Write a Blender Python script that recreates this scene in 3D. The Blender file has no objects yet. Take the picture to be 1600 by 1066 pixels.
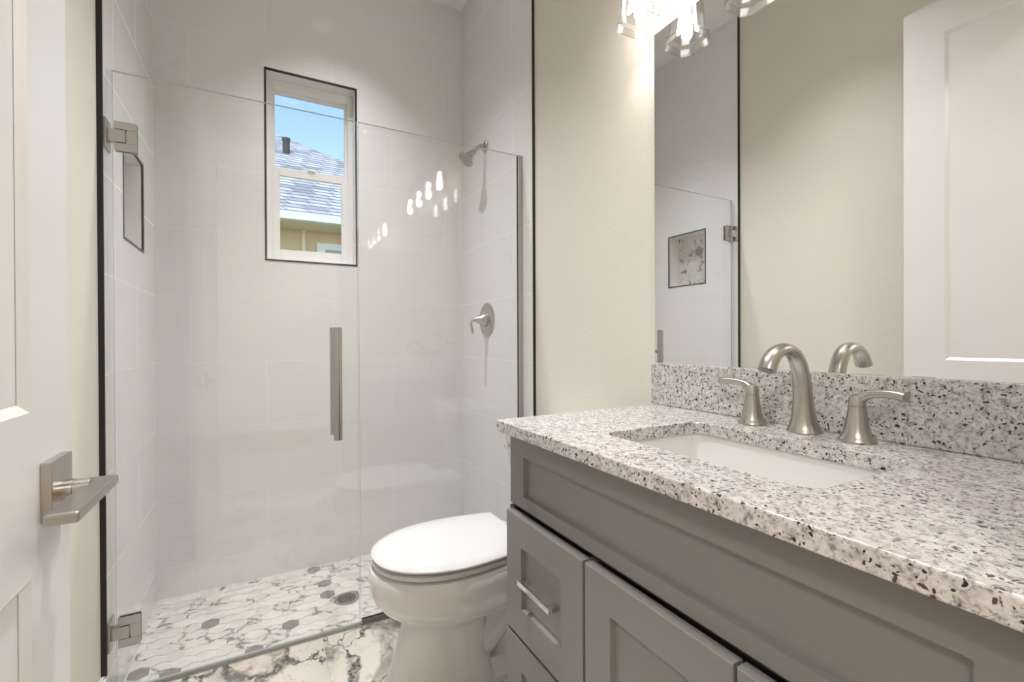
import bpy, bmesh, math, random
from mathutils import Vector, Matrix
random.seed(7)
PI = math.pi
S = bpy.context.scene
C = S.collection

# ---------------------------------------------------------------- camera, world, sun, exposure
def make_camera():
    f, yaw, pitch, roll = 725.17, math.radians(28.347), math.radians(-0.236), math.radians(-0.258)
    F = Vector((math.sin(yaw)*math.cos(pitch), math.cos(yaw)*math.cos(pitch), math.sin(pitch)))
    R0 = Vector((math.cos(yaw), -math.sin(yaw), 0)); U0 = R0.cross(F)
    R = R0*math.cos(roll) + U0*math.sin(roll); U = -R0*math.sin(roll) + U0*math.cos(roll)
    cam = bpy.data.cameras.new('camera'); o = bpy.data.objects.new('camera', cam); C.objects.link(o)
    cam.sensor_width = 36; cam.lens = f/1600*36; cam.clip_start = 0.01; cam.clip_end = 200
    M = Matrix((R, U, -F)).transposed().to_4x4(); M.translation = Vector((0, 0, 1.10))
    o.matrix_world = M
    S.camera = o
make_camera()

W = bpy.data.worlds.new('sky'); S.world = W; W.use_nodes = True
_n = W.node_tree.nodes; _l = W.node_tree.links
_bg = _n['Background']; _sky = _n.new('ShaderNodeTexSky'); _sky.sky_type = 'NISHITA'
_sky.sun_disc = False; _sky.sun_elevation = math.radians(48); _sky.sun_rotation = math.radians(190)
_sky.air_density = 1.2; _sky.dust_density = 0.2; _sky.ozone_density = 2.0
_l.new(_sky.outputs[0], _bg.inputs[0]); _bg.inputs[1].default_value = 0.15

_sun = bpy.data.lights.new('sun', 'SUN'); _sun.energy = 1.15; _sun.angle = math.radians(0.6); _sun.color = (1, .97, .92)
_so = bpy.data.objects.new('sun', _sun); C.objects.link(_so)
_so.rotation_euler = Vector((0.35, 1.0, -1.05)).to_track_quat('-Z', 'Y').to_euler()

S.view_settings.view_transform = 'Standard'; S.view_settings.look = 'None'
S.view_settings.exposure = 1.08; S.view_settings.gamma = 1.0; S.view_settings.use_curve_mapping = False
try:
    S.cycles.max_bounces = 14; S.cycles.transparent_max_bounces = 40; S.cycles.glossy_bounces = 8
    S.cycles.diffuse_bounces = 6
    S.cycles.sample_clamp_indirect = 4.0
except Exception: pass

BULB = 88.0        # emission of the vanity bulbs
CAN = 10.8         # watts of each recessed fill light added out of view
HALL = 16.0  # watts of each hall light, added to brighten the room

# ---------------------------------------------------------------- node helper
class NT:
    def __init__(s, name):
        s.m = bpy.data.materials.new(name); s.m.use_nodes = True
        s.t = s.m.node_tree; s.b = s.t.nodes['Principled BSDF']; s.out = s.t.nodes['Material Output']
    def n(s, typ, ins=None, **kw):
        nd = s.t.nodes.new('ShaderNode'+typ)
        for k, v in kw.items(): setattr(nd, k, v)
        for k, v in (ins or {}).items(): s.set(nd.inputs[k], v)
        return nd
    def set(s, sock, v):
        if isinstance(v, bpy.types.NodeSocket): s.t.links.new(v, sock)
        elif isinstance(v, bpy.types.Node): s.t.links.new(v.outputs[0], sock)
        elif isinstance(v, (tuple, list)) and len(v) == 3 and sock.type == 'RGBA': sock.default_value = (*v, 1)
        else: sock.default_value = v
    def math(s, op, a, b=None, c=None, clamp=False):
        nd = s.t.nodes.new('ShaderNodeMath'); nd.operation = op; nd.use_clamp = clamp
        s.set(nd.inputs[0], a)
        if b is not None: s.set(nd.inputs[1], b)
        if c is not None: s.set(nd.inputs[2], c)
        return nd.outputs[0]
    def vec(s, op, a, b=None, sc=None):
        nd = s.t.nodes.new('ShaderNodeVectorMath'); nd.operation = op; s.set(nd.inputs[0], a)
        if b is not None: s.set(nd.inputs[1], b)
        if sc is not None: s.set(nd.inputs[3], sc)
        return nd.outputs[0]
    def mix(s, f, a, b):
        nd = s.t.nodes.new('ShaderNodeMix'); nd.data_type = 'RGBA'
        s.set(nd.inputs[0], f); s.set(nd.inputs[6], a); s.set(nd.inputs[7], b)
        return nd.outputs[2]
    def ramp(s, f, stops):
        nd = s.t.nodes.new('ShaderNodeValToRGB'); s.set(nd.inputs[0], f)
        e = nd.color_ramp.elements
        while len(e) < len(stops): e.new(.5)
        for i, (p, c) in enumerate(stops):
            e[i].position = p; e[i].color = (*c, 1) if isinstance(c, tuple) else (c, c, c, 1)
        return nd.outputs[0]
    def rng(s, v, a, b, c=0., d=1.):
        nd = s.t.nodes.new('ShaderNodeMapRange'); s.set(nd.inputs[0], v)
        for i, x in enumerate((a, b, c, d)): nd.inputs[i+1].default_value = x
        nd.clamp = True
        return nd.outputs[0]
    def noise(s, v, scale, detail=3, rough=.5, dist=0):
        nd = s.n('TexNoise', {'Vector': v, 'Scale': scale, 'Detail': detail, 'Roughness': rough, 'Distortion': dist})
        return nd.outputs[0]
    def obj(s): return s.n('TexCoord').outputs['Object']
    def bump(s, h, strength, dist):
        nd = s.n('Bump', {'Height': h, 'Strength': strength, 'Distance': dist}); s.set(s.b.inputs['Normal'], nd.outputs[0])
    def p(s, **kw):
        names = dict(col='Base Color', rough='Roughness', metal='Metallic', spec='Specular IOR Level', coat='Coat Weight', coatr='Coat Roughness', aniso='Anisotropic')
        for k, v in kw.items(): s.set(s.b.inputs[names[k]], v)
        return s

def plain(name, col, rough=.5, metal=0., coat=0., **kw):
    m = NT(name); m.p(col=col, rough=rough, metal=metal, coat=coat, **kw); return m.m

def paint(name, col, rough=.6, bs=.25, scale=220, dist=.002):
    m = NT(name); o = m.obj()
    h = m.noise(o, scale, 3, .55)
    m.p(col=col, rough=rough); m.bump(h, bs, dist); return m.m

def brushed(name, col, rough, axis=2, amt=.08):
    m = NT(name); o = m.obj()
    sc = [1400, 1400, 1400]; sc[axis] = 10; amt = .025
    v = m.vec('MULTIPLY', o, tuple(sc))
    n = m.noise(v, 1.0, 2, .5)
    m.p(col=col, metal=1.0, rough=m.rng(n, .3, .7, max(rough-amt, .03), rough+amt)); return m.m

def tile_mat(name, plane):
    m = NT(name); o = m.obj(); sp = m.n('SeparateXYZ', {0: o})
    h = sp.outputs[0] if plane == 'xz' else sp.outputs[1]
    z = sp.outputs[2]
    off = 0.286 if plane == 'xz' else 0.21
    hv = m.math('ADD', h, off + .6132*4 - .0015)
    zv = m.math('ADD', z, -.0757 + .3066*4 - .0012)
    cv = m.n('CombineXYZ', {0: hv, 1: zv, 2: 0.}).outputs[0]
    br = m.n('TexBrick', {'Vector': cv, 'Color1': (.0,.0,.0), 'Color2': (1.,1.,1.), 'Mortar': (.5,.5,.5), 'Scale': 1., 'Mortar Size': .0016,
                          'Mortar Smooth': .1, 'Brick Width': .6132, 'Row Height': .3066})
    br.offset = .5; br.squash = 1.
    seed = m.math('MULTIPLY', br.outputs[0], 13.)
    base = m.n('CombineXYZ', {0: m.math('ADD', h, seed), 1: m.math('MULTIPLY_ADD', z, 1.0, m.math('MULTIPLY', h, -.25)), 2: seed}).outputs[0]
    v1 = m.vec('MULTIPLY', base, (1.1, 4.2, 1.))
    n1 = m.noise(v1, 1.6, 5, .55, 1.2)
    vein = m.rng(m.math('ABSOLUTE', m.math('SUBTRACT', n1, .5)), .0, .035, 1., 0.)
    n2 = m.noise(v1, 1.0, 3, .5, .5)
    cloud = m.rng(n2, .35, .7, 0., 1.)
    veinm = m.math('MULTIPLY', vein, m.rng(m.noise(base, 2.2, 2), .45, .65))
    c = m.mix(m.math('MULTIPLY', cloud, .4), (.76, .757, .752), (.73, .727, .722))
    c = m.mix(m.math('MULTIPLY', veinm, .13), c, (.54, .535, .53))
    c = m.mix(m.math('MULTIPLY', br.outputs[1], .38), c, (.83, .825, .81))
    m.p(col=c, rough=m.mix(br.outputs[1], (.035,)*3, (.6,)*3), spec=.45)
    m.bump(m.math('SUBTRACT', 1., br.outputs[1]), .06, .0004)
    return m.m

def granite(name):
    m = NT(name); o = m.obj()
    w = m.vec('ADD', o, m.vec('SCALE', m.vec('SUBTRACT', m.n('TexNoise', {'Vector': o, 'Scale': 90., 'Detail': 3.}).outputs[1], (.5,.5,.5)), sc=.017))
    n1 = m.noise(w, 95, 5, .7)
    base = m.ramp(n1, [(.31, (.14, .125, .125)), (.40, (.36, .335, .33)), (.48, (.58, .55, .54)), (.66, (.74, .715, .70))])
    big = m.noise(o, 14, 4, .65)
    base = m.mix(m.rng(big, .46, .66, 0., .35), base, (.46, .425, .41))
    # medium grey-brown flecks
    v2 = m.n('TexVoronoi', {'Vector': w, 'Scale': 230., 'Randomness': 1.})
    r2 = m.n('SeparateColor', {0: v2.outputs['Color']})
    fl = m.math('MULTIPLY', m.rng(v2.outputs['Distance'], .30, .48, 1., 0.), m.rng(r2.outputs[0], .54, .58))
    base = m.mix(m.math('MULTIPLY', fl, .75), base, (.24, .205, .19))
    # dark garnet specks, gathered in clusters
    v1 = m.n('TexVoronoi', {'Vector': w, 'Scale': 150., 'Randomness': 1.})
    r1 = m.n('SeparateColor', {0: v1.outputs['Color']})
    clus = m.rng(m.noise(o, 22, 3, .6), .35, .66, .83, .40)
    dk = m.math('MULTIPLY', m.rng(v1.outputs['Distance'], .30, .42, 1., 0.), m.math('GREATER_THAN', r1.outputs[1], clus))
    base = m.mix(dk, base, m.mix(r1.outputs[2], (.018, .014, .016), (.10, .055, .05)))
    m.p(col=base, rough=.16, spec=.5)
    return m.m

def marble_floor(name):
    m = NT(name); o = m.obj(); sp = m.n('SeparateXYZ', {0: o})
    T = .605
    u = m.math('DIVIDE', m.math('ADD', sp.outputs[0], -.19), T); v = m.math('DIVIDE', m.math('ADD', sp.outputs[1], -1.30), T)
    fu = m.math('FLOOR', u); fv = m.math('FLOOR', v)
    cu = m.math('SUBTRACT', u, fu); cvv = m.math('SUBTRACT', v, fv)
    g = m.math('MINIMUM', m.math('MINIMUM', cu, m.math('SUBTRACT', 1., cu)), m.math('MINIMUM', cvv, m.math('SUBTRACT', 1., cvv)))
    grout = m.rng(g, .0018, .0034, 1., 0.)
    wn = m.n('TexWhiteNoise', {'Vector': m.n('CombineXYZ', {0: m.math('ADD', fu, 3.2), 1: m.math('ADD', fv, 7.4), 2: 1.}).outputs[0]}, noise_dimensions='3D')
    q = m.vec('ADD', o, m.vec('SCALE', wn.outputs[1], sc=9.))
    q = m.vec('MULTIPLY', q, (1.4, 1.0, 1.0))
    wp = m.vec('ADD', q, m.vec('SCALE', m.vec('SUBTRACT', m.n('TexNoise', {'Vector': q, 'Scale': 3.0, 'Detail': 5., 'Roughness': .58}).outputs[1], (.5,.5,.5)), sc=.45))
    vo = m.n('TexVoronoi', {'Vector': wp, 'Scale': 3.1}, feature='DISTANCE_TO_EDGE')
    thick = m.rng(m.noise(q, 3.2, 3, .6), .42, .66, .010, .14)
    vein = m.math('SUBTRACT', 1., m.math('DIVIDE', vo.outputs[0], thick), clamp=True)
    vein = m.math('MULTIPLY', vein, m.rng(m.noise(q, 5, 4, .6), .30, .44))
    n2 = m.noise(wp, 8, 6, .65)
    thin = m.math('MULTIPLY', m.rng(m.math('ABSOLUTE', m.math('SUBTRACT', n2, .5)), 0., .018, 1., 0.), m.rng(m.noise(q, 2.6, 2), .48, .6))
    fine = m.noise(q, 60, 5, .7)
    c = m.mix(m.rng(m.noise(q, 2.1, 3), .4, .7), (.72, .68, .61), (.66, .615, .55))
    c = m.mix(m.math('MULTIPLY', thin, .6), c, (.36, .25, .16))
    dark = m.ramp(fine, [(.36, (.035, .038, .042)), (.48, (.12, .12, .12)), (.56, (.30, .26, .22)), (.68, (.55, .50, .44))])
    c = m.mix(m.rng(vein, .02, .6), c, dark)
    smoke = m.math('MULTIPLY', m.rng(m.noise(wp, 1.9, 4, .6), .50, .58), m.math('LESS_THAN', wn.outputs[0], .85))
    sm = m.ramp(m.noise(wp, 11, 6, .65), [(.35, (.06, .062, .066)), (.47, (.20, .19, .18)), (.55, (.38, .31, .24)), (.62, (.66, .61, .55))])
    c = m.mix(m.math('MULTIPLY', smoke, .9), c, sm)
    c = m.mix(grout, c, (.50, .46, .41))
    m.p(col=c, rough=m.mix(grout, (.12,)*3, (.6,)*3))
    return m.m

def hex_mat(name):
    m = NT(name); o = m.obj(); at = m.n('Attribute', attribute_name='tile')
    sc = m.n('SeparateColor', {0: at.outputs[0]})
    q = m.vec('ADD', o, m.vec('SCALE', at.outputs[0], sc=11.))
    wp = m.vec('ADD', q, m.vec('SCALE', m.vec('SUBTRACT', m.n('TexNoise', {'Vector': q, 'Scale': 14., 'Detail': 4.}).outputs[1], (.5,.5,.5)), sc=.10))
    vo = m.n('TexVoronoi', {'Vector': wp, 'Scale': 11.}, feature='DISTANCE_TO_EDGE')
    vein = m.rng(vo.outputs[0], .0, .11, 1., 0.)
    vein = m.math('MULTIPLY', vein, m.rng(m.noise(q, 30, 3, .6), .40, .52))
    amt = m.math('MULTIPLY', vein, m.rng(sc.outputs[0], .50, .60))
    base = m.mix(sc.outputs[1], (.70, .67, .615), (.60, .578, .53))
    base = m.mix(m.rng(m.noise(q, 35, 3), .4, .7, 0., .35), base, (.50, .49, .45))
    dark = m.mix(m.noise(q, 70, 4, .6), (.055, .058, .055), (.24, .235, .22))
    allover = m.math('GREATER_THAN', sc.outputs[0], .958)
    c = m.mix(m.math('MAXIMUM', amt, m.math('MULTIPLY', allover, .85)), base, dark)
    m.p(col=c, rough=.22)
    return m.m

def arch_glass(name, tint=(.985, .995, .99), spec=1.0, rough=0.0):
    """clear sheet glass: both faces reflect by Fresnel, the rest passes straight through"""
    m = NT(name); t = m.t; t.nodes.remove(m.b)
    geo = m.n('NewGeometry')
    ior = m.math('ADD', 1.5, m.math('MULTIPLY', geo.outputs['Backfacing'], 1/1.5-1.5))
    fr = m.n('Fresnel', {'IOR': ior})
    tr = m.n('BsdfTransparent', {'Color': tint}); gl = m.n('BsdfGlossy', {'Color': (spec,)*3, 'Roughness': rough})
    mx = m.n('MixShader', {0: fr.outputs[0], 1: tr.outputs[0], 2: gl.outputs[0]})
    t.links.new(mx.outputs[0], m.out.inputs[0]); return m.m

def lamp_glass(name):
    m = NT(name); t = m.t; t.nodes.remove(m.b)
    geo = m.n('NewGeometry')
    ior = m.math('ADD', 1.5, m.math('MULTIPLY', geo.outputs['Backfacing'], 1/1.5-1.5))
    fr = m.n('Fresnel', {'IOR': ior})
    tr = m.n('BsdfTransparent', {'Color': (.98, .98, .975)}); gl = m.n('BsdfGlossy', {'Color': (1., 1., 1.), 'Roughness': .02})
    mx = m.n('MixShader', {0: fr.outputs[0], 1: tr.outputs[0], 2: gl.outputs[0]})
    rf = m.n('BsdfGlass', {'IOR': 1.48, 'Roughness': .0, 'Color': (.97, .97, .965)})
    m2 = m.n('MixShader', {0: .5, 1: mx.outputs[0], 2: rf.outputs[0]})
    t.links.new(m2.outputs[0], m.out.inputs[0]); return m.m

def emit(name, col, strength):
    m = NT(name); t = m.t; t.nodes.remove(m.b)
    e = m.n('Emission', {'Color': col, 'Strength': strength}); t.links.new(e.outputs[0], m.out.inputs[0]); return m.m

def shingle_mat(name):
    m = NT(name); o = m.obj(); sp = m.n('SeparateXYZ', {0: o})
    hx = m.math('ADD', sp.outputs[0], sp.outputs[1])
    cv = m.n('CombineXYZ', {0: m.math('ADD', m.math('MULTIPLY', hx, 1.), 60.), 1: sp.outputs[2], 2: 0.}).outputs[0]
    br = m.n('TexBrick', {'Vector': cv, 'Color1': (0.,0.,0.), 'Color2': (1.,1.,1.), 'Mortar': (.5,.5,.5), 'Scale': 1., 'Mortar Size': .013, 'Brick Width': .30, 'Row Height': .082, 'Bias': 0.})
    br.offset = .37; br.offset_frequency = 2
    n = m.noise(m.vec('MULTIPLY', o, (6., 6., 30.)), 1.0, 3, .7)
    f = m.math('ADD', m.math('MULTIPLY', br.outputs[0], .8), m.math('MULTIPLY', n, .2))
    c = m.ramp(f, [(.10, (.30, .30, .34)), (.3, (.50, .50, .55)), (.7, (.70, .70, .75))])
    c = m.mix(br.outputs[1], c, (.17, .17, .20))
    m.p(col=c, rough=.9); return m.m

def stain_wall(name, col):
    m = NT(name); o = m.obj(); m.p(col=col, rough=.85); m.bump(m.noise(o, 40, 4, .6), .3, .004); return m.m

M = dict(
    wall=paint('warm_beige_wall_paint', (.705, .675, .60), .75, .45, 170, .0022),
    ceil=paint('white_ceiling_paint', (.87, .87, .86), .8, .4, 90, .003),
    tile_b=tile_mat('white_porcelain_tile_back', 'xz'), tile_s=tile_mat('white_porcelain_tile_side', 'yz'),
    granite=granite('speckled_granite'), marble=marble_floor('veined_marble_tile'), hexm=hex_mat('hexagon_marble_mosaic'),
    grout=plain('pale_grout', (.72, .70, .65), .7),
    black=plain('matte_black_trim', (.012, .011, .010), .35),
    baffle=plain('black_lamp_baffle', (.008, .008, .008), .9, spec=.02),
    white=plain('white_door_paint', (.74, .735, .73), .32), vinyl=plain('white_vinyl', (.82, .82, .81), .35),
    cab=plain('grey_cabinet_paint', (.210, .202, .192), .34), cabin=plain('dark_cabinet_gap', (.06, .058, .052), .6),  # second colour holds the shade of the gaps between cabinet fronts
    porc=plain('white_porcelain', (.72, .71, .70), .06, coat=.4, coatr=.03), plast=plain('white_seat_plastic', (.60, .598, .592), .10, coat=.3, coatr=.05),
    sinkp=plain('white_sink_porcelain', (.74, .73, .715), .10, coat=.3),
    nickel=plain('brushed_nickel', (.50, .47, .435), .27, 1.), nickel_y=brushed('brushed_nickel_bar', (.46, .44, .41), .30, 1),
    steel=plain('brushed_steel', (.50, .487, .468), .26, 1.), satin=plain('satin_nickel_dark', (.33, .31, .28), .30, 1.),
    chrome=plain('polished_chrome', (.78, .79, .80), .09, 1.), fixture=plain('fixture_nickel', (.62, .57, .50), .18, 1.),
    mirror=plain('mirror_silver', (.93, .935, .93), .0, 1.), mback=plain('mirror_edge', (.35, .36, .35), .3, .4),
    glass=arch_glass('clear_shower_glass', (.991, .996, .993)), pane=arch_glass('window_pane_glass', (.98, .99, .985)), shade=lamp_glass('clear_lamp_glass'),
    gedge=plain('polished_glass_edge', (.40, .43, .415), .12, coat=.5), seal=arch_glass('clear_vinyl_seal', (.95, .96, .955), 1., .2),
    bulb=emit('warm_lit_bulb', (1.0, .92, .875), BULB), socket=plain('brass_socket', (.62, .47, .25), .25, 1.),
    lens=emit('frosted_lamp_lens', (1., .97, .93), 8.0), etch=plain('etched_mark', (.80, .80, .79), .7),
    dark=plain('dark_hole', (.015, .015, .015), .6), rubber=plain('grey_rubber', (.10, .10, .10), .6),  # first colour stands for the shade inside drain and screw hole
    shingle=shingle_mat('grey_roof_shingle'), stucco=stain_wall('tan_stucco', (.62, .46, .29)), soffit=plain('cream_soffit', (.74, .68, .46), .8),
    gutter=plain('white_gutter', (.80, .84, .84), .4), vent=plain('dark_vent_metal', (.03, .03, .035), .6), lawn=stain_wall('lawn_green', (.10, .16, .05)),
    wood=plain('hall_floor_oak', (.36, .25, .16), .45), wglass=plain('dark_window_glass', (.25, .27, .28), .08),
)

# ---------------------------------------------------------------- mesh helpers
def obj(name, bm, mat, parent=None, smooth=False, bevel=0., bseg=2, loc=None, recalc=True):
    if recalc: bmesh.ops.recalc_face_normals(bm, faces=bm.faces)
    me = bpy.data.meshes.new(name); bm.to_mesh(me); bm.free()
    mats = mat if isinstance(mat, (list, tuple)) else [mat]
    for x in mats: me.materials.append(x)
    o = bpy.data.objects.new(name, me); C.objects.link(o)
    if loc is not None: o.location = loc
    if parent is not None:
        o.parent = parent
        if loc is None: o.matrix_parent_inverse = parent.matrix_world.inverted() if False else Matrix.Translation(-Vector(parent.location))
    if smooth:
        for p in me.polygons: p.use_smooth = True
        try: me.set_sharp_from_angle(angle=math.radians(38))
        except Exception: pass
    if bevel > 0:
        b = o.modifiers.new('bevel', 'BEVEL'); b.width = bevel; b.segments = bseg; b.limit_method = 'ANGLE'; b.angle_limit = math.radians(40)
    return o

def empty(name, loc, label=None, cat=None, group=None, kind=None):
    o = bpy.data.objects.new(name, None); C.objects.link(o); o.location = loc; o.empty_display_size = .05
    return tag(o, label, cat, group, kind)
def tag(o, label=None, cat=None, group=None, kind=None):
    if label: o['label'] = label
    if cat: o['category'] = cat
    if group: o['group'] = group
    if kind: o['kind'] = kind
    return o
def struct(o, label, cat=None):
    return tag(o, label, cat or o.name.split('_')[0].split('.')[0], kind='structure')

def box(bm, x0, x1, y0, y1, z0, z1, mi=0):
    v = [bm.verts.new((x, y, z)) for x in (x0, x1) for y in (y0, y1) for z in (z0, z1)]
    fs = []
    for q in ((0,1,3,2), (4,6,7,5), (0,4,5,1), (2,3,7,6), (0,2,6,4), (1,5,7,3)):
        f = bm.faces.new([v[i] for i in q]); f.material_index = mi; fs.append(f)
    return fs
def B(*a):
    bm = bmesh.new()
    for q in a: box(bm, *q)
    return bm
def loft(bm, rings, cap0=True, cap1=True, closed=True, mi=0):
    vs = [[bm.verts.new(p) for p in r] for r in rings]
    n = len(vs[0])
    for a, b in zip(vs, vs[1:]):
        for i in range(n if closed else n-1):
            j = (i+1) % n
            bm.faces.new((a[i], a[j], b[j], b[i])).material_index = mi
    if cap0: bm.faces.new(vs[0][::-1]).material_index = mi
    if cap1: bm.faces.new(vs[-1]).material_index = mi
    return vs
def lathe(bm, prof, origin=(0,0,0), axis=(0,0,1), seg=40, cap=True, mi=0):
    ax = Vector(axis).normalized(); q = Vector((0,0,1)).rotation_difference(ax); o = Vector(origin)
    rings = []
    for r, h in prof:
        rings.append([o + q @ Vector((r*math.cos(2*PI*i/seg), r*math.sin(2*PI*i/seg), h)) for i in range(seg)])
    loft(bm, rings, cap, cap, mi=mi)
def smooth_path(pts, n=6):
    P = [Vector(p) for p in pts]; out = []
    for i in range(len(P)-1):
        p0 = P[max(i-1, 0)]; p1 = P[i]; p2 = P[i+1]; p3 = P[min(i+2, len(P)-1)]
        for k in range(n):
            t = k/n
            out.append(.5*((2*p1) + (p2-p0)*t + (2*p0-5*p1+4*p2-p3)*t*t + (3*p1-p0-3*p2+p3)*t**3))
    out.append(P[-1]); return out
def sweep(bm, pts, lat, rl, rn, seg=24, n=6, mi=0, power=2.0):
    """sweep an ellipse: lat = lateral direction, rl/rn lateral and normal radii per point"""
    if not hasattr(rl, '__len__'): rl = [rl]*len(pts)
    if not hasattr(rn, '__len__'): rn = [rn]*len(pts)
    P = smooth_path(pts, n)
    RL = [x[0] for x in smooth_path([(a, 0, 0) for a in rl], n)]; RN = [x[0] for x in smooth_path([(a, 0, 0) for a in rn], n)]
    L = Vector(lat).normalized(); rings = []
    for i, p in enumerate(P):
        t = (P[min(i+1, len(P)-1)] - P[max(i-1, 0)]).normalized()
        l = (L - t*L.dot(t)).normalized(); nn = t.cross(l).normalized()
        r = []
        for k in range(seg):
            a = 2*PI*k/seg; c, s_ = math.cos(a), math.sin(a)
            c = math.copysign(abs(c)**(2/power), c); s_ = math.copysign(abs(s_)**(2/power), s_)
            r.append(p + l*RL[i]*c + nn*RN[i]*s_)
        rings.append(r)
    loft(bm, rings, mi=mi)
def rrect(cx, cy, hx, hy, r, n=6):
    pts = []
    for (sx, sy, a0) in ((1,1,0), (-1,1,PI/2), (-1,-1,PI), (1,-1,3*PI/2)):
        for k in range(n+1):
            a = a0 + PI/2*k/n
            pts.append((cx+sx*(hx-r)+r*math.cos(a), cy+sy*(hy-r)+r*math.sin(a)))
    return pts
def slab_with_hole(bm, outer, inner, z0, z1, mi=0, more=()):
    """flat slab (outer rect corners) with one hole outline, as a closed solid"""
    for z, up in ((z1, True), (z0, False)):
        vo = [bm.verts.new((x, y, z)) for x, y in outer]; vi = [bm.verts.new((x, y, z)) for x, y in inner]
        ed = [bm.edges.new((vo[i], vo[(i+1) % len(vo)])) for i in range(len(vo))] + [bm.edges.new((vi[i], vi[(i+1) % len(vi)])) for i in range(len(vi))]
        vm = []
        for hole in more:
            h_ = [bm.verts.new((x, y, z)) for x, y in hole]; vm.append(h_)
            ed += [bm.edges.new((h_[i], h_[(i+1) % len(h_)])) for i in range(len(h_))]
        bmesh.ops.triangle_fill(bm, use_beauty=True, use_dissolve=False, edges=ed, normal=(0, 0, 1 if up else -1))
        if up: to, ti, tm = vo, vi, vm
        else:
            for a, b in [(to, vo), (ti, vi)] + list(zip(tm, vm)):
                for i in range(len(a)):
                    j = (i+1) % len(a); bm.faces.new((a[i], a[j], b[j], b[i]))
def recessed_front(bm, y0, y1, z0, z1, x, th, fl, fr, ft, fb, rec=.009, bev=.0015, s=-1):
    """shaker front in a plane x = const facing -x (s=-1): frame with a recessed flat panel"""
    def R(a, b, c, d, xx): return [(xx, a, c), (xx, b, c), (xx, b, d), (xx, a, d)]
    e = bev
    loft(bm, [R(y0, y1, z0, z1, x-s*th), R(y0, y1, z0, z1, x-s*e), R(y0+e, y1-e, z0+e, z1-e, x),
              R(y0+fr, y1-fl, z0+fb, z1-ft, x), R(y0+fr+.0025, y1-fl-.0025, z0+fb+.0025, z1-ft-.0025, x-s*rec)])

# room dimensions
XL, XR = -.431, 1.062            # painted wall faces
TL, TR = -.4178, 1.052           # tiled wall faces
YB = 2.568; YF = .10; ZC = 3.047
YG = 1.8516                      # shower glass plane
SF = -.0586                      # shower floor
SL, SR = 1.815, 1.751            # where the tile begins left and right

# ================================================================ SETTING
fl = obj('floor', B((XL-.12, XR+.12, YF-.11, YG+.012, -.10, 0)), M['marble']); struct(fl, 'cream marble tile floor with dark grey veins', 'floor')

# hexagon mosaic, one object
def hex_floor():
    bm = bmesh.new(); lay = bm.loops.layers.float_color.new('tile')
    for f in box(bm, TL-.01, TR+.01, YG+.012, YB+.01, -.12, SF-.0012, 1): pass
    px = .0640; py = px*.8660; R = px/math.sqrt(3)*.965; j0 = int((YG-2.255)/py)-1
    for j in range(j0, 8):
        for i in range(-9, 22):
            cx = -.191 + i*px + (px/2 if j % 2 else 0); cy = 2.255 + j*py
            if cx < TL-px or cx > TR+px or cy < YG-.03 or cy > YB+px: continue
            pts = []
            for k in range(6):
                a = PI/6 + k*PI/3
                pts.append((min(max(cx+R*math.cos(a), TL), TR), min(max(cy+R*math.sin(a), YG+.0125), YB)))
            pts = [p for n, p in enumerate(pts) if (Vector(p)-Vector(pts[n-1])).length > 1e-4]
            if len(pts) < 3: continue
            try: f = bm.faces.new([bm.verts.new((x, y, SF)) for x, y in pts])
            except Exception: continue
            c = (random.random(), random.random(), random.random(), 1)
            if abs(cx+.191) < .01 and abs(cy-2.255) < .01: c = (.97, .5, .3, 1)
            for l in f.loops: l[lay] = c
    o = obj('floor', bm, [M['hexm'], M['grout']], recalc=False)
    return o
struct(hex_floor(), 'shower floor of pale hexagon marble mosaic with a few dark pieces', 'floor')

wl = obj('wall_left', B((XL-.14, XL, YF-.11, SL, -.10, ZC)), M['wall']); struct(wl, 'beige painted left wall behind the open door', 'wall')
# tiled left wall with the niche cut through: built around the opening
NY0, NY1, NZ0, NZ1, ND = 2.055, 2.355, 1.462, 1.805, .10
wt = obj('wall_left', B((XL-.14, TL, SL, NY0, SF-.02, ZC), (XL-.14, TL, NY1, YB+.02, SF-.02, ZC),
                        (XL-.14, TL, NY0, NY1, SF-.02, NZ0), (XL-.14, TL, NY0, NY1, NZ1, ZC), (XL-.14, TL-ND, NY0, NY1, NZ0, NZ1)), M['tile_s'])
struct(wt, 'white tiled left shower wall with a recessed niche', 'wall')
# mosaic back of niche
def niche_back():
    bm = bmesh.new(); lay = bm.loops.layers.float_color.new('tile'); x = TL-ND+.002
    for f in box(bm, TL-ND, x-.0012, NY0, NY1, NZ0, NZ1, 1): pass
    px = .0640; py = px*.8660; R = px/math.sqrt(3)*.965
    for j in range(-1, 8):
        for i in range(-1, 7):
            cy = NY0 + i*px + (px/2 if j % 2 else 0); cz = NZ0 + j*py + .01
            pts = [(min(max(cy+R*math.cos(PI/6+k*PI/3), NY0), NY1), min(max(cz+R*math.sin(PI/6+k*PI/3), NZ0), NZ1)) for k in range(6)]
            pts = [p for n, p in enumerate(pts) if (Vector(p)-Vector(pts[n-1])).length > 1e-4]
            if len(pts) < 3: continue
            f = bm.faces.new([bm.verts.new((x, a, b)) for a, b in pts])
            c = (random.random()*.98, random.random(), random.random(), 1)
            for l in f.loops: l[lay] = c
    return obj('niche_mosaic', bm, [M['hexm'], M['grout']], recalc=False, parent=wt)
niche_back()

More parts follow.
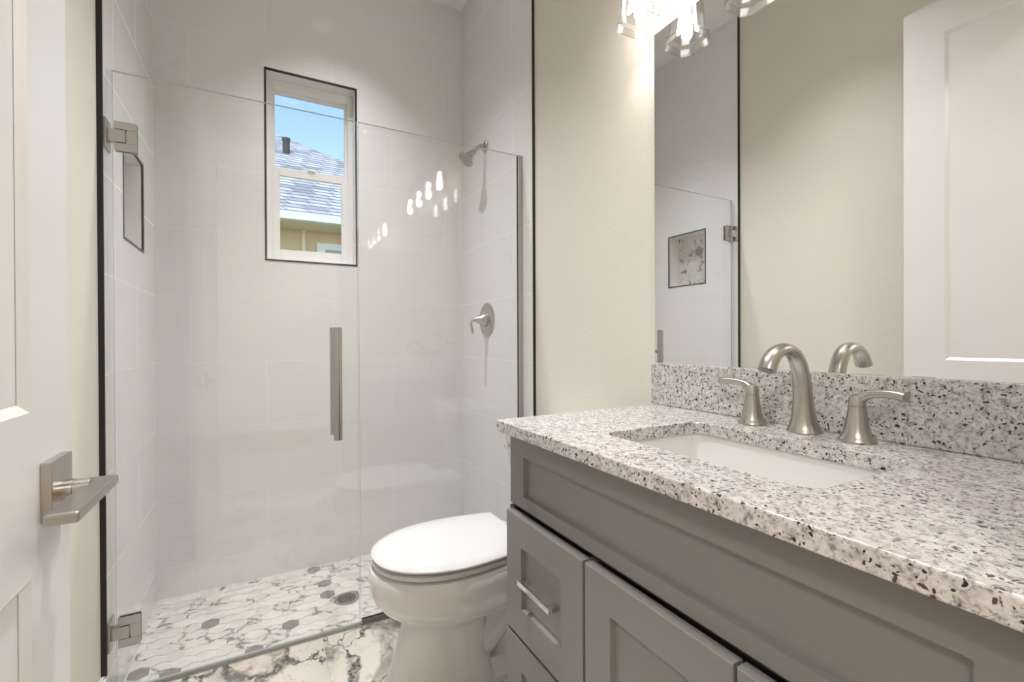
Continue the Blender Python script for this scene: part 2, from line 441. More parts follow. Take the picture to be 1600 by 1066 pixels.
WX0, WX1, WZ0, WZ1 = .0265, .4447, 1.499, 2.426
wb = obj('wall_back', B((TL-.13, WX0, YB, YB+.14, SF-.02, ZC), (WX1, XR+.12, YB, YB+.14, SF-.02, ZC),
                        (WX0, WX1, YB, YB+.14, SF-.02, WZ0), (WX0, WX1, YB, YB+.14, WZ1, ZC)), M['tile_b'])
struct(wb, 'white tiled back shower wall around the window', 'wall')
wr = obj('wall_right', B((XR, XR+.12, YF-.11, SR, -.10, ZC)), M['wall']); struct(wr, 'beige textured right wall beside the mirror', 'wall')
wrt = obj('wall_right', B((TR, XR+.12, SR, YB, SF-.02, ZC)), M['tile_s']); struct(wrt, 'white tiled right shower wall carrying the shower head', 'wall')
CANS = [(.34, 2.06), (.22, 1.22)]
def circ(x, y, rad, n=40): return [(x+rad*math.cos(2*PI*k/n), y+rad*math.sin(2*PI*k/n)) for k in range(n)]
bm = bmesh.new(); _o = [(XL-.14, YF-.11), (XR+.12, YF-.11), (XR+.12, YB+.14), (XL-.14, YB+.14)]
slab_with_hole(bm, _o, circ(*CANS[0], .064), ZC, ZC+.15, more=[circ(*CANS[1], .064)])
cl = obj('ceiling', bm, M['ceil']); struct(cl, 'white ceiling', 'ceiling')
DX0, DX1, DZ = -.262, .500, 2.447
wf = obj('wall_front', B((XL, DX0-.02, YF-.11, YF, 0, ZC), (DX1+.02, XR, YF-.11, YF, 0, ZC), (DX0-.02, DX1+.02, YF-.11, YF, DZ+.02, ZC)), M['wall'])
struct(wf, 'beige front wall with the doorway', 'wall')
tj = obj('trim_1', B((DX0-.02, DX0, YF-.11, YF, 0, DZ), (DX1, DX1+.02, YF-.11, YF, 0, DZ), (DX0-.02, DX1+.02, YF-.11, YF, DZ, DZ+.02),
                     (DX0-.08, DX0-.008, YF, YF+.012, 0, DZ+.07), (DX0-.08, DX1+.01, YF, YF+.012, DZ+.008, DZ+.07)), M['white'], bevel=.002)
struct(tj, 'white door jamb and casing of the doorway', 'trim')
# hall beyond the doorway
hall = obj('wall_hall', B((-1.6, -1.5, -2.6, YF-.11, 0, ZC), (1.7, 1.8, -2.6, YF-.11, 0, ZC), (-1.6, 1.8, -2.7, -2.6, 0, ZC),
                          (-1.5, XL-.0, YF-.23, YF-.11, 0, ZC), (XR, 1.7, YF-.23, YF-.11, 0, ZC)), M['wall'])
struct(hall, 'beige walls of the hall beyond the doorway', 'wall')
hf = obj('floor', B((-1.6, 1.8, -2.7, YF-.11, -.1, 0)), M['wood']); struct(hf, 'wood floor of the hall', 'floor')
hc = obj('ceiling', B((-1.6, 1.8, -2.7, YF-.11, ZC, ZC+.1)), M['ceil']); struct(hc, 'white ceiling of the hall', 'ceiling')

# black metal trims
t = obj('trim_2', B((XL, TL+.0012, SL-.0025, SL+.003, .088, ZC)), M['black']); struct(t, 'black metal strip ending the tile on the left wall', 'trim')
t = obj('trim_3', B((TR-.001, XR, SR-.0025, SR+.003, 0, ZC)), M['black']); struct(t, 'black metal strip ending the tile on the right wall', 'trim')
def frame_boxes(a0, a1, b0, b1, w, d0, d1, plane):
    r = []
    for (p0, p1, q0, q1) in ((a0-w, a0, b0-w, b1+w), (a1, a1+w, b0-w, b1+w), (a0, a1, b0-w, b0), (a0, a1, b1, b1+w)):
        r.append((p0, p1, d0, d1, q0, q1) if plane == 'y' else (d0, d1, p0, p1, q0, q1))
    return r
t = obj('trim_4', B(*frame_boxes(WX0, WX1, WZ0, WZ1, .009, YB-.002, YB+.006, 'y')), M['black']); struct(t, 'thin black metal frame around the shower window opening', 'trim')
t = obj('trim_5', B(*frame_boxes(NY0, NY1, NZ0, NZ1, .008, TL-.006, TL+.002, 'x')), M['black']); struct(t, 'thin black metal frame around the shower niche', 'trim')
t = obj('trim_6', B((TL, TR, YG-.014, YG+.016, -.004, .0035)), M['steel'], bevel=.001); struct(t, 'grey metal threshold strip under the shower glass', 'trim')
bb = obj('baseboard_left', B((XL, XL+.014, YF+.012, SL-.003, 0, .082), (XL, XL+.009, YF+.012, SL-.003, .082, .09)), M['white'], bevel=.002)
struct(bb, 'white baseboard along the left wall', 'baseboard')
bb = obj('baseboard_right', B((XR-.014, XR, 1.03, SR-.003, 0, .082), (XR-.009, XR, 1.03, SR-.003, .082, .09)), M['white'], bevel=.002)
struct(bb, 'white baseboard behind the toilet', 'baseboard')

# ---- window_1
win = empty('window_1', (.2356, YB+.10, WZ0), 'white vinyl single-hung window in the tiled shower wall', 'window', kind='structure')
yw = YB + .082
def ring(x0, x1, z0, z1, w, y0, y1, wt_=None, wb_=None):
    wt_ = w if wt_ is None else wt_; wb_ = w if wb_ is None else wb_
    return [(x0, x0+w, y0, y1, z0, z1), (x1-w, x1, y0, y1, z0, z1), (x0+w, x1-w, y0, y1, z0, z0+wb_), (x0+w, x1-w, y0, y1, z1-wt_, z1)]
obj('window_frame', B(*ring(WX0, WX1, WZ0, WZ1, .026, yw, YB+.14, .045, .030)), M['vinyl'], win, bevel=.002)
obj('upper_sash', B(*ring(WX0+.026, WX1-.026, 1.965, WZ1-.045, .014, yw+.022, yw+.042, .014, .024)), M['vinyl'], win, bevel=.0015)
obj('lower_sash', B(*ring(WX0+.026, WX1-.026, WZ0+.030, 1.985, .034, yw+.002, yw+.022, .042, .036)), M['vinyl'], win, bevel=.0015)
obj('pane', B((WX0+.038, WX1-.038, yw+.030, yw+.034, 1.98, WZ1-.055)), M['pane'], win)
obj('pane', B((WX0+.058, WX1-.058, yw+.010, yw+.014, WZ0+.06, 1.95)), M['pane'], win)
bm = bmesh.new(); box(bm, .09, .34, yw-.004, yw+.01, WZ1-.034, WZ1-.024); obj('vent_bar', bm, M['vinyl'], win, bevel=.002)
bm = bmesh.new(); box(bm, .215, .255, yw-.006, yw+.006, 1.985, 1.991); obj('sash_latch', bm, M['vinyl'], win, bevel=.002)

# ---- door_1 (open against the left wall)
def build_door():
    xf, xb = -.257, -.292; y0, y1, z0, z1 = .112, .9334, .008, 2.437
    d = empty('door_1', (xb, y0, 0), 'white two-panel bathroom door swung open along the left wall', 'door', kind='structure')
    rec, bv, st = .009, .011, .132
    panels = [(1.010, 2.305), (.235, .800)]
    bm = bmesh.new()
    box(bm, xb+rec, xf-rec, y0, y1, z0, z1)
    zs = [z0, panels[1][0], panels[1][1], panels[0][0], panels[0][1], z1]
    for s, xa, xc in ((1, xf-rec, xf), (-1, xb, xb+rec)):
        box(bm, xa, xc, y0, y0+st, z0, z1); box(bm, xa, xc, y1-st, y1, z0, z1)
        for a, b in ((zs[0], zs[1]), (zs[2], zs[3]), (zs[4], zs[5])): box(bm, xa, xc, y0+st, y1-st, a, b)
        xo, xi = (xf, xf-rec+.0005) if s > 0 else (xb, xb+rec-.0005)
        for a, b in panels:
            o_ = [(xo, y0+st, a), (xo, y1-st, a), (xo, y1-st, b), (xo, y0+st, b)]
            i_ = [(xi, y0+st+bv, a+bv), (xi, y1-st-bv, a+bv), (xi, y1-st-bv, b-bv), (xi, y0+st+bv, b-bv)]
            loft(bm, [o_, i_], False, False)
    obj('door_leaf', bm, M['white'], d)
    for z in (.25, 1.2, 2.2):
        bm = bmesh.new(); lathe(bm, [(.006, -.05), (.006, .05)], (xf+.003, y0-.004, z), seg=12); obj('hinge', bm, M['nickel'], d, smooth=True)
    obj('latch_plate', B((-.286, -.263, y1-.0005, y1+.0015, .86, .92)), M['satin'], d)
    # lever handle on a square rose
    h = obj('lever_handle', B((-.257, -.2447, .829, .903, .860, .9395)), M['nickel'], d, bevel=.0012)
    tag(h, 'square rose with a flat lever in brushed nickel')
    return d
door = build_door()
hnd = [c for c in door.children if c.name.startswith('lever_handle')][0]
def sub(name, bm, mat, parent, **k):
    o = obj(name, bm, mat, **k); o.parent = parent
    o.matrix_parent_inverse = parent_world(parent).inverted(); return o
def parent_world(p):
    m = Matrix.Translation(p.location) if p.matrix_parent_inverse is None else p.matrix_parent_inverse @ Matrix.Translation(p.location)
    if p.parent: m = parent_world(p.parent) @ m
    return m
bm = bmesh.new(); lathe(bm, [(.0145, 0), (.0145, .012), (.0135, .0125), (.0135, .030)], (-.2447, .866, .892), (1, 0, 0), 32)
sub('stem', bm, M['nickel'], hnd, smooth=True)
bm = bmesh.new(); box(bm, -.224, -.192, .728, .905, .884, .898); sub('lever', bm, M['nickel_y'], hnd, bevel=.003)
bm = bmesh.new(); lathe(bm, [(.0018, 0), (.0018, .0006)], (-.232, .8538, .889), (-.1, -1, 0), 12); sub('set_screw_hole', bm, M['dark'], hnd)  # flat dark disc, coloured as the shade of a screw hole

# ---- fill lights added out of view: hall ceiling and recessed
def can(x, y, label, watts, z=ZC, spread=170):  # unseen hall light, added to send light in through the doorway
    r = empty('added_ceiling_light', (x, y, z), label, 'ceiling light', 'added flush fill lights in the hall')
    bm = bmesh.new(); lathe(bm, [(.170, -.030), (.180, -.030), (.180, 0), (.170, 0)], (x, y, z), cap=False, seg=48)
    bm.faces.ensure_lookup_table()
    obj('trim_ring', bm, M['vinyl'], r, smooth=True)
    bm = bmesh.new(); lathe(bm, [(.165, -.028), (.170, -.024), (.170, -.020)], (x, y, z), seg=48); obj('lens', bm, M['lens'], r)
    L = bpy.data.lights.new('lamp', 'AREA'); L.shape = 'DISK'; L.size = .32; L.energy = watts; L.color = (1, .965, .92); L.spread = math.radians(spread)
    lo = bpy.data.objects.new('lamp', L); C.objects.link(lo); lo.parent = r; lo.location = (0, 0, -.034)
def downlight(x, y, label, watts):  # unseen downlight, added to brighten the shower and the room
    r = empty('added_recessed_light', (x, y, ZC), label, 'ceiling light', 'added recessed fill lights')
    bm = bmesh.new(); lathe(bm, [(.0602, .004), (.0615, -.003), (.082, -.003), (.083, -.0005), (.0635, -.0005)], (x, y, ZC), cap=False, seg=48)
    obj('trim_ring', bm, M['vinyl'], r, smooth=True)
    bm = bmesh.new(); lathe(bm, [(.0635, .130), (.0525, .118), (.0600, .003)], (x, y, ZC), cap=False, seg=48); obj('baffle', bm, M['baffle'], r, smooth=True)  # added baffle, black and deep so the tiles mirror no lamp
    bm = bmesh.new(); lathe(bm, [(.0515, .114), (.0515, .117)], (x, y, ZC), seg=40); obj('lens', bm, M['lens'], r)
    L = bpy.data.lights.new('lamp', 'AREA'); L.shape = 'DISK'; L.size = .095; L.energy = watts; L.color = (.985, .975, 1.0); L.spread = math.radians(120)
    lo = bpy.data.objects.new('lamp', L); C.objects.link(lo); lo.parent = r; lo.location = (0, 0, .110)
downlight(*CANS[0], 'added white recessed fill light in the ceiling over the shower floor', CAN)
downlight(*CANS[1], 'added white recessed fill light in the ceiling in front of the vanity', CAN)
can(-1.15, -.9, 'added white round flush fill light on the hall ceiling nearest the bathroom door', HALL)
can(1.15, -1.3, 'added white round flush fill light on the hall ceiling farther from the bathroom door', HALL)

# ================================================================ SHOWER
sd = empty('shower_door', (TL, YG, 0), 'frameless clear glass shower door with nickel hinges and pull bar', 'shower door')
def glass_sheet(name, x0, x1, z0, z1, parent, th=.0095):
    bm = bmesh.new(); fs = box(bm, x0, x1, YG-th/2, YG+th/2, z0, z1)
    bm.normal_update()
    for f in bm.faces:
        c = f.calc_center_median()
        f.material_index = 0 if abs(abs(c.y-YG)-th/2) < 1e-5 else 1
    return obj(name, bm, [M['glass'], M['gedge']], parent)
glass_sheet('glass_panel', -.402, .3255, .012, 1.936, sd)
obj('bottom_seal', B((-.402, .3255, YG-.0055, YG+.0055, .0040, .0115)), M['seal'], sd)
obj('edge_seal', B((-.4165, -.4022, YG-.003, YG+.003, .02, 1.936)), M['seal'], sd)
def hinge(z0, z1):
    zc = (z0+z1)/2; hh = (z1-z0)/2
    h = obj('hinge', B((TL+.0003, TL+.0055, YG-.030, YG+.030, z0, z1)), M['steel'], sd, bevel=.0012)
    for s in (-1, 1):
        y0, y1 = (YG-.0105, YG-.0048) if s < 0 else (YG+.0048, YG+.0105)
        # clamp plate with a square notch toward the wall
        sub('clamp_plate', B((-.397, -.341, y0, y1, z0, zc-.021), (-.397, -.341, y0, y1, zc+.021, z1), (-.366, -.341, y0, y1, zc-.021, zc+.021)), M['steel'], h, bevel=.001)
    sub('knuckle', B((TL+.0055, -.369, YG-.0125, YG+.0125, zc-.019, zc+.019)), M['steel'], h, bevel=.001)
    return h
hinge(1.689, 1.780); hinge(.146, .240)
# pull bars, one on each side
pb = None
for s, y in ((-1, YG-.050), (1, YG+.050)):
    bm = bmesh.new(); lathe(bm, [(.0142, 0), (.015, .0008), (.015, .412), (.0142, .4128)], (.2455, y, .733 if s < 0 else .735), seg=40)
    o = obj('pull_bar', bm, M['steel'], sd, smooth=True)
    for z in (.86, 1.03):
        bm = bmesh.new(); lathe(bm, [(.0085, 0), (.0085, .037)], (.2455, YG+s*.0048, z), (0, s, 0), 24)
        sub('standoff', bm, M['steel'], o, smooth=True)

fp = empty('shower_glass_panel', (TR, YG, 0), 'fixed clear glass panel right of the shower door, in metal channels', 'glass panel')
glass_sheet('glass_sheet', .3305, TR-.006, .006, 1.936, fp)
obj('wall_channel', B((TR-.022, TR-.0002, YG-.009, YG-.0052, .0036, 1.936), (TR-.022, TR-.0002, YG+.0052, YG+.009, .0036, 1.936)), M['steel'], fp)
obj('floor_channel', B((.335, TR-.0225, YG-.009, YG-.0052, .0036, .021), (.335, TR-.0225, YG+.0052, YG+.009, .0036, .021)), M['satin'], fp)
bm = bmesh.new()
ex, ez = .347, 1.898
box(bm, ex, ex+.017, YG-.0053, YG-.0049, ez, ez+.010); box(bm, ex+.006, ex+.012, YG-.0053, YG-.0049, ez-.006, ez-.002)
obj('etched_mark', bm, M['etch'], fp)

# shower head
sh = empty('shower_fixture', (TR, 2.235, 2.12), 'brushed nickel shower head on a bent arm high on the right tiled wall', 'shower head')
bm = bmesh.new(); lathe(bm, [(.030, 0), (.030, .004), (.026, .009), (.014, .013), (.012, .014)], (TR-.0002, 2.235, 2.122), (-1, 0, 0), 36); obj('flange', bm, M['nickel'], sh, smooth=True)
bm = bmesh.new(); sweep(bm, [(TR-.012, 2.235, 2.122), (1.022, 2.235, 2.120), (1.002, 2.235, 2.105), (.985, 2.235, 2.085), (.975, 2.235, 2.073)], (0, 1, 0), .0098, .0098, 20); obj('arm', bm, M['nickel'], sh, smooth=True)
hd = Vector((-.63, 0, -.70)).normalized()
ho = Vector((.984, 2.235, 2.084))
bm = bmesh.new(); lathe(bm, [(.012, -.004), (.0155, .0), (.0155, .014), (.018, .022), (.022, .036), (.029, .052), (.039, .062), (.0445, .066), (.0455, .070), (.043, .0725)], ho, hd, 40)
bell = obj('spray_head', bm, M['nickel'], sh, smooth=True)
bm = bmesh.new()
lathe(bm, [(.038, .0722), (.036, .0745)], ho, hd, 32)
q = Vector((0, 0, 1)).rotation_difference(hd)
for rr, n in ((.012, 6), (.022, 12), (.031, 18)):
    for k in range(n):
        a = 2*PI*k/n; c = ho + q @ Vector((rr*math.cos(a), rr*math.sin(a), .0735)); lathe(bm, [(.0016, 0), (.0012, .0025)], c, hd, 6)
sub('nozzle_face', bm, M['satin'], bell)

sv = empty('shower_valve', (TR, 2.225, 1.20), 'round brushed nickel shower valve with a drooping lever on the right tiled wall', 'shower valve')
bm = bmesh.new(); lathe(bm, [(.088, 0), (.088, .003), (.083, .007), (.060, .010), (.045, .012), (.043, .012)], (TR-.0002, 2.225, 1.203), (-1, 0, 0), 56); obj('escutcheon', bm, M['nickel'], sv, smooth=True)
bm = bmesh.new(); lathe(bm, [(.038, 0), (.037, .010), (.033, .014), (.024, .03), (.013, .058), (.010, .066)], (TR-.012, 2.225, 1.203), (-1, 0, 0), 40); obj('hub', bm, M['nickel'], sv, smooth=True)
bm = bmesh.new(); sweep(bm, [(.985, 2.225, 1.203), (.968, 2.225, 1.200), (.960, 2.225, 1.184), (.962, 2.225, 1.160), (.966, 2.225, 1.140), (.964, 2.225, 1.130)], (0, 1, 0), [.007, .007, .008, .010, .0105, .006], [.007, .0065, .0055, .005, .0045, .003], 18); obj('lever', bm, M['nickel'], sv, smooth=True)

dr = empty('floor_drain', (.328, 2.178, SF), 'round brushed metal drain grate in the hexagon shower floor', 'drain')
bm = bmesh.new(); lathe(bm, [(.040, .0), (.040, .0028), (.0525, .0028), (.054, .0008), (.054, .0)], (.328, 2.178, SF+.0002), seg=48, cap=False); obj('ring', bm, M['steel'], dr, smooth=True)
bm = bmesh.new(); lathe(bm, [(.041, .0003), (.041, .0007)], (.328, 2.178, SF+.0002), seg=40); obj('dark_well', bm, M['dark'], dr)  # flat dark disc stands for the shade down the drain
bm = bmesh.new()
for a in (PI/4, -PI/4):
    for k in range(-4, 5):
        off = k*.0092; hl = math.sqrt(max(.0405**2-off**2, 0))
        c, s_ = math.cos(a), math.sin(a)
        P = lambda u, v, z: (.328+u*c-v*s_, 2.178+u*s_+v*c, SF+z)
        loft(bm, [[P(-hl, off-.0029, .001), P(-hl, off+.0029, .001), P(-hl, off+.0029, .0028), P(-hl, off-.0029, .0028)],
                  [P(hl, off-.0029, .001), P(hl, off+.0029, .001), P(hl, off+.0029, .0028), P(hl, off-.0029, .0028)]])
obj('grate', bm, M['nickel'], dr)

# ================================================================ TOILET
def build_toilet():
    cy = 1.433
    t = empty('toilet', (.65, cy, 0), 'white two-piece toilet with a closed elongated lid beside the shower glass', 'toilet')
    def egg(xf, xb, hw, z, bw=None, n=64, sq=2.3, xm=None, shift=0):
        """plan outline: elliptical front, squarer back"""
        xm = xf + (xb-xf)*.52 if xm is None else xm; bw = hw*.8 if bw is None else bw
        r = []
        for k in range(n):
            a = 2*PI*k/n; c, s_ = math.cos(a), math.sin(a)
            if c >= 0:   # front
                x = xm - (xm-xf)*c; y = hw*s_
            else:
                e = 2/3.6
                x = xm + (xb-xm)*abs(c)**e
                y = math.copysign(abs(s_)**e, s_)*(hw + (bw-hw)*((x-xm)/(xb-xm))**2)
            r.append((x+shift, cy+y, z))
        return r
    # bowl and pedestal in one loft
    bm = bmesh.new()
    R_ = [egg(.318, .70, .122, .0, .118), egg(.318, .70, .122, .012, .118), egg(.336, .665, .112, .05, .105), egg(.352, .652, .107, .10, .100), egg(.366, .645, .104, .16, .098),
          egg(.380, .645, .104, .205, .10), egg(.384, .66, .106, .222, .105), egg(.376, .70, .116, .232, .115), egg(.350, .76, .141, .249, .13), egg(.318, .80, .168, .276, .14), egg(.296, .81, .183, .305, .145), egg(.285, .815, .189, .335, .15),
          egg(.281, .815, .192, .365, .15), egg(.282, .815, .191, .388, .15), egg(.287, .81, .187, .399, .145), egg(.300, .80, .175, .405, .135)]
    loft(bm, R_)
    # rear deck carrying the tank
    def rr(x0, x1, hw, z, r=.03):
        return [(x, y, z) for x, y in rrect((x0+x1)/2, cy, (x1-x0)/2, hw, r, 6)]
    loft(bm, [rr(.78, .99, .07, .27), rr(.74, 1.03, .10, .33), rr(.72, 1.04, .115, .385), rr(.72, 1.04, .112, .402)])
    # trapway and foot
    loft(bm, [rr(.60, .98, .105, .0, .05), rr(.60, .98, .105, .02, .05), rr(.62, .96, .085, .045, .05), rr(.63, .95, .07, .06, .04)])
    sweep(bm, [(.60, cy, .10), (.66, cy, .15), (.735, cy, .235), (.80, cy, .255), (.845, cy, .20), (.862, cy, .12), (.868, cy, .02)], (0, 1, 0), [.085, .09, .092, .09, .086, .082, .085], [.085, .08, .07, .07, .066, .062, .065], 28)
    sweep(bm, [(.62, cy, .29), (.70, cy, .30), (.80, cy, .30), (.90, cy, .29)], (0, 1, 0), [.115, .105, .085, .07], [.05, .05, .045, .05], 24)
    obj('bowl', bm, M['porc'], t, smooth=True)
    # seat and lid
    def lidring(xt, xb, hw, hb, z, n=60):
        xm = xt + (xb-xt)*.52; up = []
        for k in range(n+1):
            a = k/n
            if a < .55:
                th = (a/.55)*PI/2; x = xm-(xm-xt)*math.cos(th); w = hw*math.sin(th)**.92
            else:
                s_ = (a-.55)/.45; x = xm+(xb-xm)*s_; w = hw-(hw-hb)*s_**2.0
            up.append((x, w))
        pts = [(x, cy+w, z) for x, w in up] + [(x, cy-w, z) for x, w in reversed(up[1:])]
        # curve of the hinge edge
        return pts
    bm = bmesh.new(); loft(bm, [lidring(.315, .74, .165, .135, .4095), lidring(.295, .747, .186, .149, .4115), lidring(.293, .748, .188, .150, .423), lidring(.298, .747, .183, .147, .4265), lidring(.315, .740, .165, .135, .4268)])
    obj('seat', bm, M['plast'], t, smooth=True)
    bm = bmesh.new(); loft(bm, [lidring(.310, .750, .170, .140, .4315), lidring(.294, .757, .187, .152, .4325), lidring(.290, .758, .191, .155, .4400), lidring(.296, .757, .185, .151, .4455), lidring(.316, .753, .166, .141, .4505), lidring(.345, .745, .140, .125, .4520)])
    obj('lid', bm, M['plast'], t, smooth=True)
    for y in (-.075, .075):
        bm = bmesh.new(); lathe(bm, [(.014, 0), (.014, .026), (.010, .030)], (.772, cy+y, .4035), seg=24); box(bm, .752, .785, cy+y-.013, cy+y+.013, .418, .430); obj('seat_hinge', bm, M['plast'], t, smooth=True, bevel=.001)
    for x, y in ((.40, -.14), (.40, .14)):
        bm = bmesh.new(); box(bm, x-.008, x+.008, cy+y-.005, cy+y+.005, .404, .410); obj('seat_bumper', bm, M['plast'], t, bevel=.001)
    # tank
    def tr(x0, x1, hw, z, r=.03): return rr(x0, x1, hw, z, r)
    bm = bmesh.new(); loft(bm, [tr(.900, 1.035, .155, .403, .03), tr(.886, 1.045, .178, .425), tr(.868, 1.046, .204, .56), tr(.852, 1.046, .217, .68), tr(.846, 1.046, .222, .722)])
    tank = obj('tank', bm, M['porc'], t, smooth=True)
    bm = bmesh.new(); loft(bm, [tr(.842, 1.048, .222, .7225, .02), tr(.834, 1.048, .228, .729, .02), tr(.834, 1.048, .228, .757, .02), tr(.841, 1.046, .221, .765, .02)])
    obj('tank_lid', bm, M['porc'], t, smooth=True)
    bm = bmesh.new(); lathe(bm, [(.012, 0), (.012, .010), (.009, .014)], (.853, cy+.180, .680), (-1, 0, 0), 20)
    sweep(bm, [(.839, cy+.180, .680), (.835, cy+.15, .678), (.835, cy+.11, .673)], (0, 0, 1), [.007, .008, .006], [.004, .004, .003], 12)
    sub('flush_lever', bm, M['chrome'], tank, smooth=True)
    for y in (-.098, .098):
        bm = bmesh.new(); lathe(bm, [(.016, 0), (.015, .010), (.008, .016)], (.80, cy+y, .020), seg=20); obj('bolt_cap', bm, M['porc'], t, smooth=True)
    return t
build_toilet()
sv2 = empty('water_supply_valve', (1.04, 1.66, .18), 'small chrome shutoff valve with a supply line low behind the toilet', 'shutoff valve')
bm = bmesh.new(); lathe(bm, [(.026, 0), (.024, .005), (.008, .008), (.008, .05)], (XR-.0002, 1.66, .18), (-1, 0, 0), 24); box(bm, .998, 1.020, 1.648, 1.672, .168, .200); obj('valve_body', bm, M['chrome'], sv2, smooth=True)
bm = bmesh.new(); lathe(bm, [(.014, 0), (.014, .010)], (1.000, 1.66, .18), (-1, 0, 0), 16); obj('knob', bm, M['chrome'], sv2, smooth=True)
bm = bmesh.new(); sweep(bm, [(1.009, 1.66, .199), (1.009, 1.672, .27), (1.009, 1.668, .35), (1.009, 1.658, .402)], (1, 0, 0), .005, .005, 10); obj('supply_line', bm, M['steel'], sv2, smooth=True)

# ================================================================ VANITY
VY0, VY1 = YF+.004, 1.007
vc = empty('vanity_cabinet', (.80, .55, 0), 'grey shaker bathroom vanity with drawers on the left and doors under the granite top', 'cabinet')
bm = bmesh.new()
# carcass: hollow case of sides, bottom, back and face frame around the drawers
for q_ in ((.556, 1.058, VY1-.018, VY1, .0, .8745), (.556, 1.058, VY0, VY0+.018, .0, .8745), (.556, 1.058, VY0+.018, VY1-.018, .10, .118), (1.046, 1.058, VY0+.018, VY1-.018, .118, .8745),
           (.61, .625, VY0+.018, VY1-.018, 0, .10)): box(bm, *q_)
obj('case', bm, M['cab'], vc)
obj('face_frame', B((.5365, .5555, VY1-.0195, VY1, 0, .694), (.5365, .5555, VY0, VY0+.02, 0, .694), (.5365, .5555, .672, .690, .10, .694), (.5365, .5555, VY0+.02, VY1-.0195, .10, .112), (.545, .5555, VY0, VY1, .6925, .6985)), M['cabin'], vc)  # frame and strip coloured dark as the shade between the fronts
bm = bmesh.new(); recessed_front(bm, VY0, VY1, .699, .8745, .536, .019, .066, .058, .052, .031, .010, .003); obj('apron_panel', bm, M['cab'], vc)
def pull(parent, y0, y1, z0, z1, x, vertical=False):
    xo = x-.028
    bm = bmesh.new()
    if not vertical:
        zc = (z0+z1)/2
        box(bm, xo, xo+.0065, y0, y1, zc-.0055, zc+.0055)
        for a, b in ((y0, y0+.015), (y1-.015, y1)): box(bm, xo+.0065, x, a, b, zc-.0055, zc+.0055)
    else:
        yc = (y0+y1)/2
        box(bm, xo, xo+.0065, yc-.0055, yc+.0055, z0, z1)
        for a, b in ((z0, z0+.011), (z1-.011, z1)): box(bm, xo+.0065, x, yc-.0055, yc+.0055, a, b)
    return sub('pull', bm, M['chrome'], parent, bevel=.0008)
DXF = .516
for (z0, z1) in ((.4165, .692), (.1405, .4095),):
    bm = bmesh.new(); recessed_front(bm, .689, .9885, z0, z1, DXF, .0195, .070, .070, .068, .068, .009)
    d_ = obj('drawer', bm, M['cab'], vc); zc = (z0+z1)/2 + .003
    pull(d_, .775, .903, zc-.0055, zc+.0055, DXF+.009)
for (a, b, ps) in ((.379, .682, 0), (.114, .374, 1)):
    bm = bmesh.new(); recessed_front(bm, a, b, .1405, .692, DXF, .0195, .070, .070, .064, .064, .009)
    d_ = obj('door', bm, M['cab'], vc)
    yc = a+.034 if ps == 0 else b-.034
    pull(d_, yc-.0055, yc+.0055, .49, .625, DXF, True)

ct = bmesh.new()
inner = rrect(.7675, .5535, .1405, .2125, .035, 8)
slab_with_hole(ct, [(.506, YF+.001), (XR-.0005, YF+.001), (XR-.0005, 1.0215), (.506, 1.0215)], inner, .8750, .9025)
cto = obj('countertop', ct, M['granite'], bevel=.0025); tag(cto, 'speckled grey and white granite countertop with a rectangular sink cutout', 'countertop')
bs = obj('backsplash', B((1.0415, XR-.0005, YF+.001, 1.0405, .9030, 1.0258)), M['granite'], bevel=.0015); tag(bs, 'speckled granite backsplash strip standing below the mirror', 'backsplash')

# undermount basin
sk = empty('sink', (.7675, .5535, .8745), 'white rectangular undermount sink set in the granite countertop', 'sink')
bm = bmesh.new()
def rz(cx, cyy, hx, hy, r, z): return [(x, y, z) for x, y in rrect(cx, cyy, hx, hy, r, 8)]
cx_, cy_ = .7675, .5535
loft(bm, [rz(cx_, cy_, .170, .242, .055, .8725), rz(cx_, cy_, .170, .242, .055, .8742), rz(cx_, cy_, .147, .219, .040, .8742), rz(cx_, cy_, .146, .218, .040, .865), rz(cx_, cy_, .138, .205, .045, .80), rz(cx_, cy_, .126, .185, .05, .755),
          rz(cx_, cy_, .105, .155, .05, .742), rz(cx_, cy_, .03, .03, .028, .735)], False, True)
loft(bm, [rz(cx_, cy_, .170, .242, .055, .8725), rz(cx_, cy_, .160, .232, .050, .86), rz(cx_, cy_, .152, .22, .05, .80), rz(cx_, cy_, .14, .20, .05, .745), rz(cx_, cy_, .04, .04, .035, .722)], False, True)
obj('basin', bm, M['sinkp'], sk, smooth=True)
bm = bmesh.new(); lathe(bm, [(.026, 0), (.026, .002), (.018, .003), (.016, .001)], (cx_, cy_, .7352), seg=32); obj('drain_ring', bm, M['nickel'], sk, smooth=True)

# faucet
fa = empty('faucet', (1.0, .565, .9025), 'brushed nickel widespread faucet, arched spout and two lever handles, behind the sink', 'faucet')
bm = bmesh.new()
path = [(1.0, .9027), (1.0, .9065), (.9997, .914), (.999, .925), (.998, .940), (.9965, .962), (.994, .985), (.991, 1.010), (.984, 1.036), (.970, 1.060), (.949, 1.0745), (.924, 1.0770), (.901, 1.069), (.884, 1.054), (.874, 1.036)]
rls = [.0330, .0330, .0290, .0252, .0222, .0198, .0184, .0175, .0170, .0166, .0164, .0165, .0168, .0172, .0178]
rns = [.0330, .0330, .0290, .0252, .0220, .0192, .0172, .0156, .0142, .0128, .0120, .0120, .0128, .0140, .0150]
sweep(bm, [(x, .565, z) for x, z in path], (0, 1, 0), rls, rns, 36, 5)
spout = obj('spout', bm, M['nickel'], fa, smooth=True)
bm = bmesh.new(); dv = Vector((-.45, 0, -.89)).normalized(); lathe(bm, [(.0105, 0), (.0105, .0012)], Vector((.874, .565, 1.036))+dv*.0002, dv, 24); sub('aerator', bm, M['satin'], spout)
